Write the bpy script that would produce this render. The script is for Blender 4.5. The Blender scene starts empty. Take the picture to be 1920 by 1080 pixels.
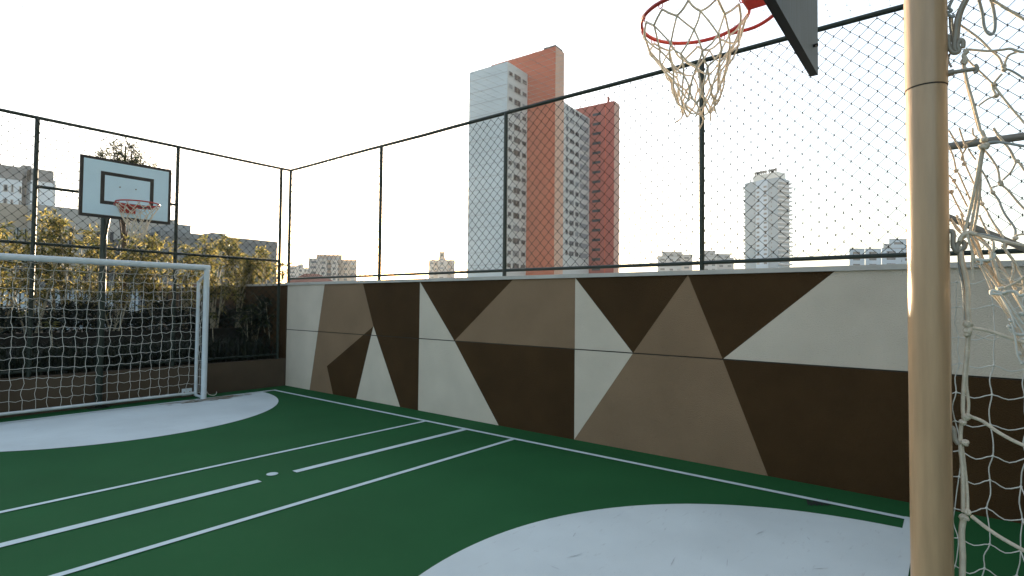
import bpy, math, random
from mathutils import Vector, Matrix
random.seed(7)
R_ = math.radians
S = bpy.context.scene
COL = S.collection
# ------------------------------------------------------------------ camera
FPX = 1035.06
EYE = Vector((0, 0, 1.5))
CF = Vector((.78280746, .62157537, .02926687)); CR = Vector((.62158362, -.78328499, .0099212)); CU = Vector((-.02909108, -.01042542, .9995224))
cd = bpy.data.cameras.new('camera'); cam = bpy.data.objects.new('camera', cd); COL.objects.link(cam)
m = Matrix((CR, CU, -CF)).transposed().to_4x4(); m.translation = EYE
cam.matrix_world = m
cd.sensor_width = 36; cd.lens = FPX / 1920 * 36; cd.clip_start = .05; cd.clip_end = 5000
S.camera = cam
def ray(px, py): return CF + CR * ((px - 960) / FPX) - CU * ((py - 540) / FPX)
def on(px, py, ax, v):                      # point of the plane axis=v behind a pixel
    d = ray(px, py); return EYE + d * ((v - EYE[ax]) / d[ax])
def dep(px, py, D):                         # point at forward distance D
    return EYE + ray(px, py) * D

# ------------------------------------------------------------------ light
HAZE = 4.6; HZD = .00038
SUN_AZ, SUN_EL = 37.84, 3.0                 # azimuth from +Y towards +X
w = bpy.data.worlds.new('World'); S.world = w; w.use_nodes = True
nt = w.node_tree; bg = nt.nodes['Background']
sky = nt.nodes.new('ShaderNodeTexSky'); sky.sky_type = 'NISHITA'; sky.sun_disc = False
sky.sun_elevation = R_(SUN_EL); sky.sun_rotation = R_(SUN_AZ)
sky.air_density = 1.0; sky.dust_density = 2.0; sky.ozone_density = 2.0
hs = nt.nodes.new('ShaderNodeHueSaturation'); hs.inputs['Saturation'].default_value = .95; hs.inputs['Value'].default_value = 1.0
nt.links.new(sky.outputs[0], hs.inputs['Color'])
tc = nt.nodes.new('ShaderNodeTexCoord'); dt = nt.nodes.new('ShaderNodeVectorMath'); dt.operation = 'DOT_PRODUCT'
dt.inputs[1].default_value = (math.sin(R_(SUN_AZ)), math.cos(R_(SUN_AZ)), 0)
nt.links.new(tc.outputs['Generated'], dt.inputs[0])
cr = nt.nodes.new('ShaderNodeValToRGB'); cr.color_ramp.interpolation = 'EASE'      # thin evening overcast, brightest towards the sun
cr.color_ramp.elements[0].position = 0; cr.color_ramp.elements[0].color = (.13, .15, .165, 1)
cr.color_ramp.elements[1].position = 1; cr.color_ramp.elements[1].color = (1.0, .97, .92, 1)
for p_, v_ in ((.5, (.15, .165, .175, 1)), (.68, (.19, .20, .205, 1)), (.80, (.235, .24, .24, 1)), (.935, (.42, .42, .41, 1))):
    e_ = cr.color_ramp.elements.new(p_); e_.color = v_
mr = nt.nodes.new('ShaderNodeMapRange'); mr.inputs[1].default_value = -1; mr.inputs[2].default_value = 1
nt.links.new(dt.outputs['Value'], mr.inputs[0]); nt.links.new(mr.outputs[0], cr.inputs[0])
mxs = nt.nodes.new('ShaderNodeMix'); mxs.data_type = 'RGBA'; mxs.blend_type = 'ADD'; mxs.inputs[0].default_value = 1
sc = nt.nodes.new('ShaderNodeVectorMath'); sc.operation = 'SCALE'; sc.inputs['Scale'].default_value = HAZE
sx = nt.nodes.new('ShaderNodeSeparateXYZ'); nt.links.new(tc.outputs['Generated'], sx.inputs[0])
el = nt.nodes.new('ShaderNodeMapRange'); el.interpolation_type = 'SMOOTHSTEP'; el.inputs[1].default_value = .46; el.inputs[2].default_value = .75; el.inputs[3].default_value = 1; el.inputs[4].default_value = .6
nt.links.new(sx.outputs['Z'], el.inputs[0])
ml = nt.nodes.new('ShaderNodeVectorMath'); ml.operation = 'SCALE'; nt.links.new(cr.outputs[0], ml.inputs[0]); nt.links.new(el.outputs[0], ml.inputs['Scale'])
nt.links.new(ml.outputs[0], sc.inputs[0]); nt.links.new(hs.outputs[0], mxs.inputs[6]); nt.links.new(sc.outputs[0], mxs.inputs[7])
nt.links.new(mxs.outputs[2], bg.inputs[0]); bg.inputs[1].default_value = .15
sd = Vector((math.sin(R_(SUN_AZ)) * math.cos(R_(SUN_EL)), math.cos(R_(SUN_AZ)) * math.cos(R_(SUN_EL)), math.sin(R_(SUN_EL))))
ld = bpy.data.lights.new('sun', 'SUN'); ld.energy = 5.0; ld.angle = R_(.5); ld.color = (1, .79, .52)
lo = bpy.data.objects.new('sun', ld); COL.objects.link(lo); lo.rotation_euler = sd.to_track_quat('Z', 'Y').to_euler()
S.view_settings.view_transform = 'Standard'; S.view_settings.look = 'None'; S.view_settings.gamma = 1
S.view_settings.exposure = 2.1

# ------------------------------------------------------------------ materials
def mat(name, c, rough=.6, var=.08, scale=8., bump=0., bscale=60., metal=0., c2=None, trans=0., spec=.5, detail=4, stretch=None):
    M = bpy.data.materials.new(name); M.use_nodes = True; t = M.node_tree; b = t.nodes['Principled BSDF']
    b.inputs['Roughness'].default_value = rough; b.inputs['Metallic'].default_value = metal; b.inputs['Specular IOR Level'].default_value = spec
    tc = t.nodes.new('ShaderNodeTexCoord'); n = t.nodes.new('ShaderNodeTexNoise'); n.inputs['Scale'].default_value = scale; n.inputs['Detail'].default_value = detail
    vec = tc.outputs['Object']
    if stretch:
        mp = t.nodes.new('ShaderNodeMapping'); mp.inputs['Scale'].default_value = stretch; t.links.new(vec, mp.inputs[0]); vec = mp.outputs[0]
    t.links.new(vec, n.inputs['Vector'])
    r = t.nodes.new('ShaderNodeValToRGB'); r.color_ramp.elements[0].position = .3; r.color_ramp.elements[1].position = .7
    lo_ = [x * (1 - var) for x in c]; hi = [min(1, x * (1 + var)) for x in c] if c2 is None else list(c2)
    r.color_ramp.elements[0].color = (*lo_, 1); r.color_ramp.elements[1].color = (*hi, 1)
    t.links.new(n.outputs['Fac'], r.inputs[0]); t.links.new(r.outputs[0], b.inputs['Base Color'])
    if bump:
        n2 = t.nodes.new('ShaderNodeTexNoise'); n2.inputs['Scale'].default_value = bscale; n2.inputs['Detail'].default_value = 3
        t.links.new(vec, n2.inputs['Vector'])
        bp = t.nodes.new('ShaderNodeBump'); bp.inputs['Strength'].default_value = bump; bp.inputs['Distance'].default_value = .01
        t.links.new(n2.outputs['Fac'], bp.inputs['Height']); t.links.new(bp.outputs[0], b.inputs['Normal'])
    if trans:
        tr = t.nodes.new('ShaderNodeBsdfTranslucent'); t.links.new(r.outputs[0], tr.inputs[0])
        mx = t.nodes.new('ShaderNodeMixShader'); mx.inputs[0].default_value = trans
        t.links.new(b.outputs[0], mx.inputs[1]); t.links.new(tr.outputs[0], mx.inputs[2]); t.links.new(mx.outputs[0], t.nodes['Material Output'].inputs[0])
    return M
def floor_mat(name, c, scuff, amount, rough):       # painted acrylic with scuff marks
    M = mat(name, c, rough, .09, 1.1, .2, 160, spec=.12, detail=8); t = M.node_tree; b = t.nodes['Principled BSDF']
    src = b.inputs['Base Color'].links[0].from_socket
    tc = t.nodes.new('ShaderNodeTexCoord'); mp = t.nodes.new('ShaderNodeMapping'); mp.inputs['Scale'].default_value = (1.2, 5, 1); mp.inputs['Rotation'].default_value = (0, 0, .5)
    n = t.nodes.new('ShaderNodeTexNoise'); n.inputs['Scale'].default_value = 5; n.inputs['Detail'].default_value = 6; n.inputs['Roughness'].default_value = .7
    t.links.new(tc.outputs['Object'], mp.inputs[0]); t.links.new(mp.outputs[0], n.inputs['Vector'])
    r = t.nodes.new('ShaderNodeValToRGB'); r.color_ramp.elements[0].position = .60; r.color_ramp.elements[1].position = .74
    r.color_ramp.elements[0].color = (0, 0, 0, 1); r.color_ramp.elements[1].color = (amount, amount, amount, 1)
    t.links.new(n.outputs['Fac'], r.inputs[0])
    mx = t.nodes.new('ShaderNodeMix'); mx.data_type = 'RGBA'; t.links.new(r.outputs[0], mx.inputs[0]); t.links.new(src, mx.inputs[6]); mx.inputs[7].default_value = (*scuff, 1)
    t.links.new(mx.outputs[2], b.inputs['Base Color'])
    return M
GREEN = floor_mat('green_court_paint', (.0175, .099, .032), (.035, .12, .055), .15, .85)
WHITEF = floor_mat('white_court_paint', (.61, .665, .675), (.33, .34, .34), .5, .85)
LINE = mat('white_line_paint', (.60, .69, .71), .85, .06, 6, spec=.12)
M_LIGHT = mat('light_grey_stucco', (.66, .575, .475), .85, .06, 2.5, .9, 110, spec=.15, detail=9)
M_TAUPE = mat('taupe_stucco', (.262, .172, .105), .85, .08, 2.5, .9, 110, spec=.15, detail=9)
M_BROWN = mat('brown_stucco', (.060, .031, .011), .8, .14, 2.5, .9, 110, spec=.15, detail=9)
M_COPE = mat('concrete_coping', (.50, .47, .43), .8, .1, 5, .3, 70)
M_GROOVE = mat('groove_dark', (.05, .04, .03), .9)
M_PLANT = mat('planter_taupe_render', (.085, .062, .042), .85, .08, 3, .4, 80, spec=.15)
M_DKGREEN = mat('dark_green_steel', (.010, .021, .014), .45, .15, 20)
M_WIRE = mat('green_wire', (.012, .02, .016), .85, .1, 20, spec=.1)
M_WHITE = mat('white_enamel', (.62, .68, .72), .35, .05, 10)
M_CREAM = mat('cream_enamel', (.45, .29, .165), .28, .13, 9, .05, 40, stretch=(6, 6, .6))
M_HOOK = mat('painted_steel_hook', (.30, .26, .21), .4, .1, 30)
M_BAR = mat('grey_steel_bar', (.23, .20, .17), .4, .1, 20)
M_ROPE = mat('cream_rope', (.74, .63, .50), .9, .12, 60, .6, 500)
M_ROPEG = mat('grey_rope', (.42, .44, .43), .85, .12, 60, .6, 500)
M_NET = mat('white_net_cord', (.62, .60, .55), .9, .1, 30)
M_CEIL = mat('pale_net_cord', (.5, .5, .48), .9)
M_RED = mat('red_steel', (.45, .03, .02), .35, .12, 15)
M_BLACK = mat('black_paint', (.012, .012, .013), .45, .1, 10)
M_BOARD = mat('board_white', (.62, .80, .90), .4, .03, 4)
M_BACK = mat('board_back_wood', (.10, .15, .19), .6, .15, 6, .1, 30, stretch=(20, 20, 1))
M_CITY = mat('city_ground', (.10, .10, .095), .9, .2, .05)
M_SOIL = mat('dark_soil', (.02, .016, .011), .95, .3, 8)

# ------------------------------------------------------------------ mesh builder
class MB:
    def __init__(s): s.v = []; s.f = []; s.mi = []; s.mats = []; s.smooth = []
    def mid(s, m):
        if m not in s.mats: s.mats.append(m)
        return s.mats.index(m)
    def face(s, pts, m, sm=False):
        i = len(s.v); s.v += [Vector(p) for p in pts]; s.f.append(tuple(range(i, i + len(pts)))); s.mi.append(s.mid(m)); s.smooth.append(sm)
    def box(s, a, b, m, M=None, skip=()):
        x0, y0, z0 = a; x1, y1, z1 = b
        P = [Vector(p) for p in ((x0, y0, z0), (x1, y0, z0), (x1, y1, z0), (x0, y1, z0), (x0, y0, z1), (x1, y0, z1), (x1, y1, z1), (x0, y1, z1))]
        if M is not None: P = [M @ p for p in P]
        i = len(s.v); s.v += P
        for k, q in enumerate(((0, 3, 2, 1), (4, 5, 6, 7), (0, 1, 5, 4), (1, 2, 6, 5), (2, 3, 7, 6), (3, 0, 4, 7))):
            if k in skip: continue
            s.f.append(tuple(i + j for j in q)); s.mi.append(s.mid(m)); s.smooth.append(False)
    def tube(s, pts, r, m, n=6, caps=True, closed=False):
        P = [Vector(p) for p in pts]; K = len(P)
        rr = r if isinstance(r, (list, tuple)) else [r] * K
        i0 = len(s.v); mi = s.mid(m); up = None
        for k in range(K):
            if closed: t = P[(k + 1) % K] - P[k - 1]
            else: t = P[min(k + 1, K - 1)] - P[max(k - 1, 0)]
            if t.length < 1e-9: t = Vector((0, 0, 1))
            t.normalize()
            if up is None:
                up = Vector((0, 0, 1)) if abs(t.z) < .9 else Vector((1, 0, 0))
            a = up - t * up.dot(t)
            if a.length < 1e-6: a = t.orthogonal()
            a.normalize(); b = t.cross(a); up = a
            for j in range(n):
                th = 2 * math.pi * j / n
                s.v.append(P[k] + (a * math.cos(th) + b * math.sin(th)) * rr[k])
        for k in range(K if closed else K - 1):
            for j in range(n):
                k2 = (k + 1) % K
                s.f.append((i0 + k * n + j, i0 + k * n + (j + 1) % n, i0 + k2 * n + (j + 1) % n, i0 + k2 * n + j)); s.mi.append(mi); s.smooth.append(n > 4)
        if caps and not closed:
            for k, rev in ((0, True), (K - 1, False)):
                q = [s.v[i0 + k * n + j].copy() for j in range(n)]; s.face(q[::-1] if rev else q, m)
    def blob(s, c, r, m, sc=(1, 1, 1), n=6):
        c = Vector(c); pts = []; rad = []
        for k in range(n + 1):
            th = math.pi * k / n; pts.append(c + Vector((0, 0, -math.cos(th) * r * sc[2]))); rad.append(max(math.sin(th) * r, r * .05))
        s.tube(pts, rad, m, 7)
    def build(s, name, parent=None):
        me = bpy.data.meshes.new(name); me.from_pydata([tuple(v) for v in s.v], [], s.f)
        for mm in s.mats: me.materials.append(mm)
        me.polygons.foreach_set('material_index', s.mi); me.polygons.foreach_set('use_smooth', s.smooth); me.update()
        o = bpy.data.objects.new(name, me); COL.objects.link(o)
        if parent is not None:
            o.parent = parent; o.matrix_parent_inverse = Matrix.Translation(-parent.location)
        return o
def tag(o, label=None, cat=None, group=None, kind=None):
    if label: o['label'] = label
    if cat: o['category'] = cat
    if group: o['group'] = group
    if kind: o['kind'] = kind
    return o
def thing(name, loc, label, cat, group=None):
    o = bpy.data.objects.new(name, None); o.location = loc; o.empty_display_size = .2; COL.objects.link(o)
    return tag(o, label, cat, group)
def smoothline(pts, sub=4):                 # Catmull-Rom through the points
    P = [Vector(p) for p in pts]; out = []
    for k in range(len(P) - 1):
        a, b, c, d = P[max(k - 1, 0)], P[k], P[k + 1], P[min(k + 2, len(P) - 1)]
        for j in range(sub):
            t = j / sub; out.append(.5 * ((2 * b) + (c - a) * t + (2 * a - 5 * b + 4 * c - d) * t * t + (3 * b - a - 3 * c + d) * t ** 3))
    out.append(P[-1]); return out

# ------------------------------------------------------------------ court
W = 5.29; YB = 9.38; YF = 9.43; T = 3.905; YN = -.6
b = MB(); b.box((-120, -60, -8.6), (550, 550, -8.2), M_CITY); tag(b.build('ground'), kind='structure')
b = MB(); b.box((-6, -6, -.35), (W, YB, 0), GREEN); tag(b.build('court_floor'), kind='structure')
b = MB(); b.box((-6, YB, -.4), (W + .2, 15, -.004), M_SOIL); b.box((W, -6, -.4), (W + .2, YB, -.004), M_SOIL); tag(b.build('terrace_slab'), kind='structure')
b = MB(); b.box((-60, 15.01, -8.2), (W + .2, 15.4, -.1), M_PLANT); tag(b.build('terrace_edge_wall'), 'taupe retaining wall under the far edge of the planted terrace', 'wall')
def flat(name, polys, m, z=.004):
    b = MB()
    for p in polys: b.face([(x, y, z) for x, y in p], m)
    return tag(b.build(name), kind='structure')
def rect(x0, y0, x1, y1): return [(x0, y0), (x1, y0), (x1, y1), (x0, y1)]
XC, GN, GFr = 2.5, .24, 8.96
def disc(cx, cy, r, a0, a1, n=72): return [(cx + r * math.cos(R_(a0 + (a1 - a0) * k / n)), cy + r * math.sin(R_(a0 + (a1 - a0) * k / n))) for k in range(n + 1)]
flat('penalty_area', [disc(XC, GN - .04, 2.14, 0, 180)], WHITEF, .004)
flat('penalty_area', [disc(XC, GFr + .04, 2.15, 180, 360)], WHITEF, .004)
lw = .028
side = [rect(4.862 - lw, GN - .04, 4.862 + lw, GFr + .04)]
flat('touch_line', side, LINE, .008); flat('touch_line', [rect(.13 - lw, GN - .04, .13 + lw, GFr + .04)], LINE, .008)
flat('goal_line', [rect(.13 - lw, GN - .04, 4.862 + lw, GN + .03)], WHITEF, .010); flat('goal_line', [rect(.13 - lw, GFr - .03, 4.862 + lw, GFr + .04)], WHITEF, .010)
flat('court_line', [rect(.13, 5.212, 4.84, 5.262)], LINE, .006)
flat('court_line', [rect(.13, 3.785, 4.84, 3.838)], LINE, .006)
flat('halfway_line', [rect(.13, 4.495, 2.345, 4.573), rect(2.665, 4.505, 4.84, 4.580)], LINE, .006)
flat('centre_spot', [disc(2.507, 4.63, .048, 0, 345, 23)], LINE, .006)
# scuffs: dirt round the far post foot and a dark scrawl near the sideline
M_DIRT = mat('floor_dirt', (.24, .19, .13), .95, .4, 14, spec=.1)
b = MB(); random.seed(5)
for k in range(44):
    x = 3.72 + random.gauss(.1, .26); y = 8.84 + random.gauss(0, .06); L = random.uniform(.02, .16); h = random.uniform(.006, .022); a = random.gauss(-.2, .3)
    b.face([(x + L * math.cos(t) * math.cos(a) - h * math.sin(t) * math.sin(a), y + L * math.cos(t) * math.sin(a) + h * math.sin(t) * math.cos(a), .0085 + k * .00012) for t in [i * math.pi / 4 for i in range(8)]], M_DIRT)
tag(b.build('floor_dirt'), kind='structure')
M_SCUFF = mat('floor_scuff', (.46, .49, .51), .9, .2, 30); b = MB(); rn = random.Random(15)
for k in range(70):
    far = k % 2; a = rn.uniform(0, math.pi); q = 2.0 * math.sqrt(rn.random()); x = XC + q * math.cos(a); y = GFr - q * math.sin(a) if far else GN + q * math.sin(a)
    L = rn.uniform(.012, .07); h = rn.uniform(.0015, .004); a = rn.gauss(.3, .5)
    b.face([(x + L * math.cos(t) * math.cos(a) - h * math.sin(t) * math.sin(a), y + L * math.cos(t) * math.sin(a) + h * math.sin(t) * math.cos(a), .0064 + k * .00001) for t in [i * math.pi / 4 for i in range(8)]], M_SCUFF)
tag(b.build('floor_scuff'), kind='structure')
M_SCRAWL = mat('dark_scrawl', (.012, .02, .014), .9)
b = MB(); x = 1512
for k in range(9):
    q = [on(x, 938 + (k % 3) * 2, 2, .0066), on(x + 4, 934 + (k * 5 % 7), 2, .0066), on(x + 7, 944 + (k % 2) * 3, 2, .0066), on(x + 3, 947 + (k % 2), 2, .0066)]
    b.face([(p.x, p.y, .005 + k * .0002) for p in q], M_SCRAWL); x += 5
tag(b.build('floor_scrawl'), kind='structure')

# ------------------------------------------------------------------ mural wall
mw = thing('mural_wall', (W, 4.4, 0), 'long low wall painted with brown, taupe and pale triangles beside the green court', 'wall')
Lg, Tp, Br = M_LIGHT, M_TAUPE, M_BROWN
H = 1.803; JZ = 1.004
polys = [
 (Lg, [(YB, H), (8.21, H), (8.60, 0), (YB, 0)]),
 (Tp, [(8.21, H), (7.17, H), (6.89, 1.143), (8.10, .443), (7.91, 0), (8.60, 0)]),
 (Br, [(6.89, 1.143), (8.10, .443), (7.91, 0), (7.285, 0)]),
 (Lg, [(6.89, 1.143), (7.285, 0), (6.245, 0)]),
 (Br, [(7.17, H), (6.89, 1.143), (6.245, 0), (5.86, 0), (5.86, H)]),
 (Lg, [(5.86, H), (5.86, 0), (4.39, 0), (5.17, JZ)]),
 (Br, [(5.86, H), (5.17, JZ), (4.185, H)]),
 (Tp, [(5.17, JZ), (4.185, H), (3.295, H), (3.295, JZ)]),
 (Br, [(5.17, JZ), (3.295, JZ), (3.295, 0), (4.39, 0)]),
 (Lg, [(3.295, H), (3.295, 0), (2.587, JZ)]),
 (Br, [(3.295, H), (2.587, JZ), (2.006, H)]),
 (Tp, [(2.006, H), (2.587, JZ), (3.295, 0), (1.282, 0), (1.675, JZ)]),
 (Br, [(2.006, H), (1.675, JZ), (.752, H)]),
 (Lg, [(.752, H), (1.675, JZ), (YN - 2, JZ), (YN - 2, H)]),
 (Br, [(1.675, JZ), (1.282, 0), (YN - 2, 0), (YN - 2, JZ)])]
def clip(P, z, above):
    out = []
    for i in range(len(P)):
        a, c = P[i - 1], P[i]; ia = (a[1] >= z) == above; ic = (c[1] >= z) == above
        if ia != ic:
            t = (z - a[1]) / (c[1] - a[1]); out.append((a[0] + (c[0] - a[0]) * t, z))
        if ic: out.append(c)
    return out
b = MB()
for m_, P in polys:
    for z, ab in ((JZ + .006, True), (JZ - .006, False)):
        Q = clip(P, z, ab)
        if len(Q) > 2 and max(q[1] for q in Q) - min(q[1] for q in Q) > .01: b.face([(W, y, zz) for y, zz in Q], m_)
for z in (JZ - .006, JZ + .006): b.face([(W, YN - 2, z), (W + .012, YN - 2, z), (W + .012, YB, z), (W, YB, z)], M_GROOVE)
b.box((W + .012, YN - 2, -.3), (W + .17, YB, H - .001), M_GROOVE)
b.build('painted_face', mw)
b = MB(); b.box((W - .025, YN - 2, H), (W + .19, YB + .02, H + .042), M_COPE); b.build('coping', mw)

# ------------------------------------------------------------------ chain link
def chain(b, P0, u, L, z0, z1, m, d=.123, r=.0037):
    """Diamond mesh woven from bent wires in the vertical plane P0 + u*s."""
    n = Vector((-u.y, u.x, 0)); cols = int(L / (d / 2)) ; rows = int((z1 - z0) / (d / 2)) + 1
    rnd = random.Random(3)
    hh = (z1 - z0) / rows
    def P(i, j):
        return P0 + u * (i * d / 2 + rnd.uniform(-.004, .004)) + Vector((0, 0, z0 + j * hh + rnd.uniform(-.003, .003)))
    K = [[P(i, j) for j in range(rows + 1)] for i in range(cols + 2)]
    for i in range(cols + 1):               # each wire zigzags between two columns of knots
        b.tube([K[i + (i + j) % 2][j] + n * (.002 if (i + j) % 2 else -.002) for j in range(rows + 1)], r, m, 3, False)
    for i in range(0, cols + 2):
        for j in range(rows + 1):
            if (i + j) % 2 == 0: b.tube([K[i][j] + Vector((0, 0, -.013)), K[i][j], K[i][j] + Vector((0, 0, .013))], [r * .6, r * 1.02, r * .6], m, 4, False)
    return b
FENCE = 'green chain link fences'
def fence(name, label, a, c, posts, rails, zpost, zmesh, loc):
    t = thing(name, loc, label, 'fence', FENCE)
    a = Vector(a); c = Vector(c); u = (c - a).normalized(); L = (c - a).length
    for s in posts:
        p = a + u * s; b = MB(); b.tube([p + Vector((0, 0, zpost)), p + Vector((0, 0, T))], .026, M_DKGREEN, 10); b.build('post', t)
    for nm, s0, s1, z, r, *mm in rails:
        b = MB(); K = max(2, int((s1 - s0) / .6)); rn = random.Random(int(z * 100))
        b.tube([a + u * (s0 + (s1 - s0) * k / K) + Vector((0, 0, z + rn.uniform(-.003, .003))) for k in range(K + 1)], r, mm[0] if mm else M_DKGREEN, 8); b.build(nm, t)
    n = Vector((-u.y, u.x, 0))
    b = MB(); chain(b, a + n * .03, u, L, zmesh, T - .02, M_WIRE)
    rn = random.Random(9)                    # short tie wires along the lowest rail
    for q in range(int(L / .117)):
        p = a + u * (q * .117 + .03) + Vector((0, 0, zmesh)); b.tube([p + n * .03 + Vector((0, 0, -.004)), p - n * .02 + u * rn.uniform(-.02, .02) + Vector((0, 0, .022 + rn.uniform(-.01, .02)))], .002, M_WIRE, 3)
    b.build('wire_mesh', t)
    return t
# along the mural wall (s counted from the far corner towards the camera)
fence('chain_link_fence', 'tall green chain link fence standing on top of the painted mural wall', (W + .04, YF, 0), (W + .04, YN - 2, 0),
      [0.0, 2.61, 5.075, 7.545, 9.385, 11.6], [('top_rail', -.02, 12, T, .024), ('bottom_rail', -.02, 12, 1.918, .019), ('brace_rail', 9.4, 12, 2.735, .029, M_BAR)], H + .03, 1.93, (W + .04, 4.4, H + .03))
fence('chain_link_fence', 'tall green chain link fence behind the far goal, standing on the planter wall', (W - .14, YF, 0), (-.9, YF, 0),
      [0, 1.70, 3.40, 5.10], [('top_rail', -.18, 6, T, .022), ('middle_rail', 0, 6, 2.235, .020), ('brace_rail', 1.70, 3.40, 2.995, .02), ('bottom_rail', 0, 6, .56, .018)], .485, .57, (2.5, YF, .485))

# ------------------------------------------------------------------ ceiling net
b = MB(); rn = random.Random(11)
x0, x1, y0, y1 = -.9, W, -.6, YF; NX = int((x1 - x0) / .11); NY = int((y1 - y0) / .135)
def cz(x, y): return T + .02 - .10 * math.sin(math.pi * (x - x0) / (x1 - x0)) * math.sin(math.pi * (y - y0) / (y1 - y0)) * 0.5
G = [[Vector((x0 + (x1 - x0) * i / NX + rn.uniform(-.006, .006), y0 + (y1 - y0) * j / NY + rn.uniform(-.006, .006), 0)) for j in range(NY + 1)] for i in range(NX + 1)]
for r_ in G:
    for p in r_: p.z = cz(p.x, p.y)
for i in range(NX + 1): b.tube(G[i], .0009, M_CEIL, 3, False)
for j in range(NY + 1): b.tube([G[i][j] for i in range(NX + 1)], .0009, M_CEIL, 3, False)
for i in range(NX + 1):
    for j in range(NY + 1):
        p = G[i][j]; b.tube([p + Vector((0, 0, -.005)), p, p + Vector((0, 0, .005))], [.001, .0042, .001], M_CEIL, 4, False)
tag(b.build('ceiling_net'), 'thin pale cord netting stretched overhead across the whole court', 'net')

# ------------------------------------------------------------------ goals
def net_panel(b, f, nu, nv, r, m, rn, sag=.012, jit=.008, n=4):
    """f(u,v) -> point, u,v in 0..1; cords with a knot at every crossing."""
    P = [[f(i / nu, j / nv) + Vector((rn.uniform(-jit, jit), rn.uniform(-jit, jit), rn.uniform(-jit, jit))) for j in range(nv + 1)] for i in range(nu + 1)]
    for i in range(nu + 1):
        pts = []
        for j in range(nv):
            a, c = P[i][j], P[i][j + 1]; pts += [a, a.lerp(c, .5) + Vector((rn.uniform(-sag, sag), rn.uniform(-sag, sag), 0)) * .8]
        pts.append(P[i][nv]); b.tube(smoothline(pts, 2), r, m, n, False)
    for j in range(nv + 1):
        pts = []
        for i in range(nu):
            a, c = P[i][j], P[i + 1][j]; pts += [a, a.lerp(c, .5) + Vector((0, rn.uniform(-sag, sag) * .5, -sag * rn.uniform(.2, 1.1)))]
        pts.append(P[nu][j]); b.tube(smoothline(pts, 2), r, m, n, False)
    for i in range(nu + 1):
        for j in range(nv + 1): b.tube([P[i][j] - Vector((0, 0, r * 1.5)), P[i][j], P[i][j] + Vector((0, 0, r * 1.5))], [r * .8, r * 1.8, r * .8], m, 5)
def goal_frame(t, xl, xr, y, s, zt, r, m, mbar, D=.285, zz=((1.915, 1.80), (1.915, 1.80))):
    yb = y + s * D
    for x, (za, zb) in zip((xl, xr), zz):
        b = MB(); b.tube([(x, y, .0), (x, y, zt - r * .2)], r, m, 24); b.build('post', t)
        b = MB(); b.tube([(x, y + s * r * .5, za), (x, yb, zb)], r * .5, mbar, 12); b.build('depth_bar', t)
        b = MB(); b.tube([(x, yb, .03), (x, yb, zb + .01)], r * .62, mbar, 12); b.build('rear_upright', t)
        b = MB(); b.tube([(x, y + s * r * .6, .03), (x, yb - s * r * .5, .03)], r * .5, mbar, 12); b.build('side_ground_bar', t)
    b = MB(); b.tube([(xl - r * .95, y, zt), (xr + r * .95, y, zt)], r * .98, m, 24); b.build('crossbar', t)
    b = MB(); b.tube([(xl, yb, .07), (xr, yb, .07)], r * .52, m, 12); b.build('rear_ground_bar', t)
g = thing('football_goal', (2.5, GFr, 0), 'white steel football goal with square cord net standing at the far end below the hoop', 'goal')
GX0, GX1, GR = 1.27, 3.725, .041
goal_frame(g, GX0, GX1, GFr, 1, 2.015, GR, M_WHITE, M_WHITE)
b = MB(); b.box((GX1 - .20, 9.235, .045), (GX1 - .06, 9.25, .15), M_WHITE)
for dx in (-.17, -.09): b.tube([(GX1 + dx, 9.236, .098), (GX1 + dx, 9.228, .098)], .009, M_BAR, 6)
b.build('bracket_plate', g)
rn = random.Random(21)
def prof(v):                                # back of the net seen from the side
    k = [(0, .03, 1.97), (.09, .17, 1.86), (.16, .22, 1.72), (.55, .21, 1.0), (1, .27, .09)]
    for a, c in zip(k, k[1:]):
        if v <= c[0]:
            q = (v - a[0]) / (c[0] - a[0]); return a[1] + (c[1] - a[1]) * q, a[2] + (c[2] - a[2]) * q
b = MB()
def backf(u, v):
    d, z = prof(v); bow = .025 * math.sin(math.pi * u) * math.sin(math.pi * v)
    lift = .05 * math.sin(u * 9) * v * (1 - v)
    return Vector((GX0 + (GX1 - GX0) * u, GFr + d + bow, z - (.05 * math.sin(math.pi * u) * (1 - v) * v * 2) + lift))
net_panel(b, backf, 19, 15, .0029, M_NET, rn, .022, .009)
for x in (GX0, GX1):
    def sidef(u, v, x=x): z = 1.78 - 1.70 * v; return Vector((x, GFr + .05 + .23 * u, z + .12 * (1 - u) * (1 - v)))
    net_panel(b, sidef, 2, 14, .0028, M_NET, rn, .016, .008)
# lashings and bunched cord under the crossbar corner
for k in range(5):
    q = [Vector((GX1 - .03 - .09 * k + rn.uniform(-.03, .03), GFr + .03 + rn.uniform(0, .12), 1.97 - rn.uniform(0, .16))) for _ in range(5)]; b.tube(smoothline(q, 3), .004, M_NET, 4, False)
for k in range(20):
    x = GX0 + .1 + k * .12; b.tube([(x + .02 * math.cos(a), GFr + math.sin(a) * (GR + .004), 2.015 + math.cos(a) * (GR + .004)) for a in [i * .785 for i in range(8)]], .003, M_WHITE, 4, closed=True)
b.tube(smoothline([(GX1 + .03, GFr + .02, .16), (GX1 + .08, GFr + .03, .07), (GX1 + .14, GFr + .02, .04), (GX1 + .19, GFr + .02, .05), (GX1 + .2, GFr + .02, .09)], 3), .005, M_NET, 5)
b.build('net', g)

ng = thing('football_goal', (2.5, .03, 0), 'near cream goal with a thick round post at the right, hung with tangled rope net', 'goal')
NX0, NX1, NR, NZ = 1.35, 3.72, .0337, 2.175
NYg = .033
goal_frame(ng, NX0, NX1, NYg, -1, NZ, NR, M_CREAM, M_BAR, .37, ((2.152, 1.99), (1.992, 1.775)))
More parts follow.
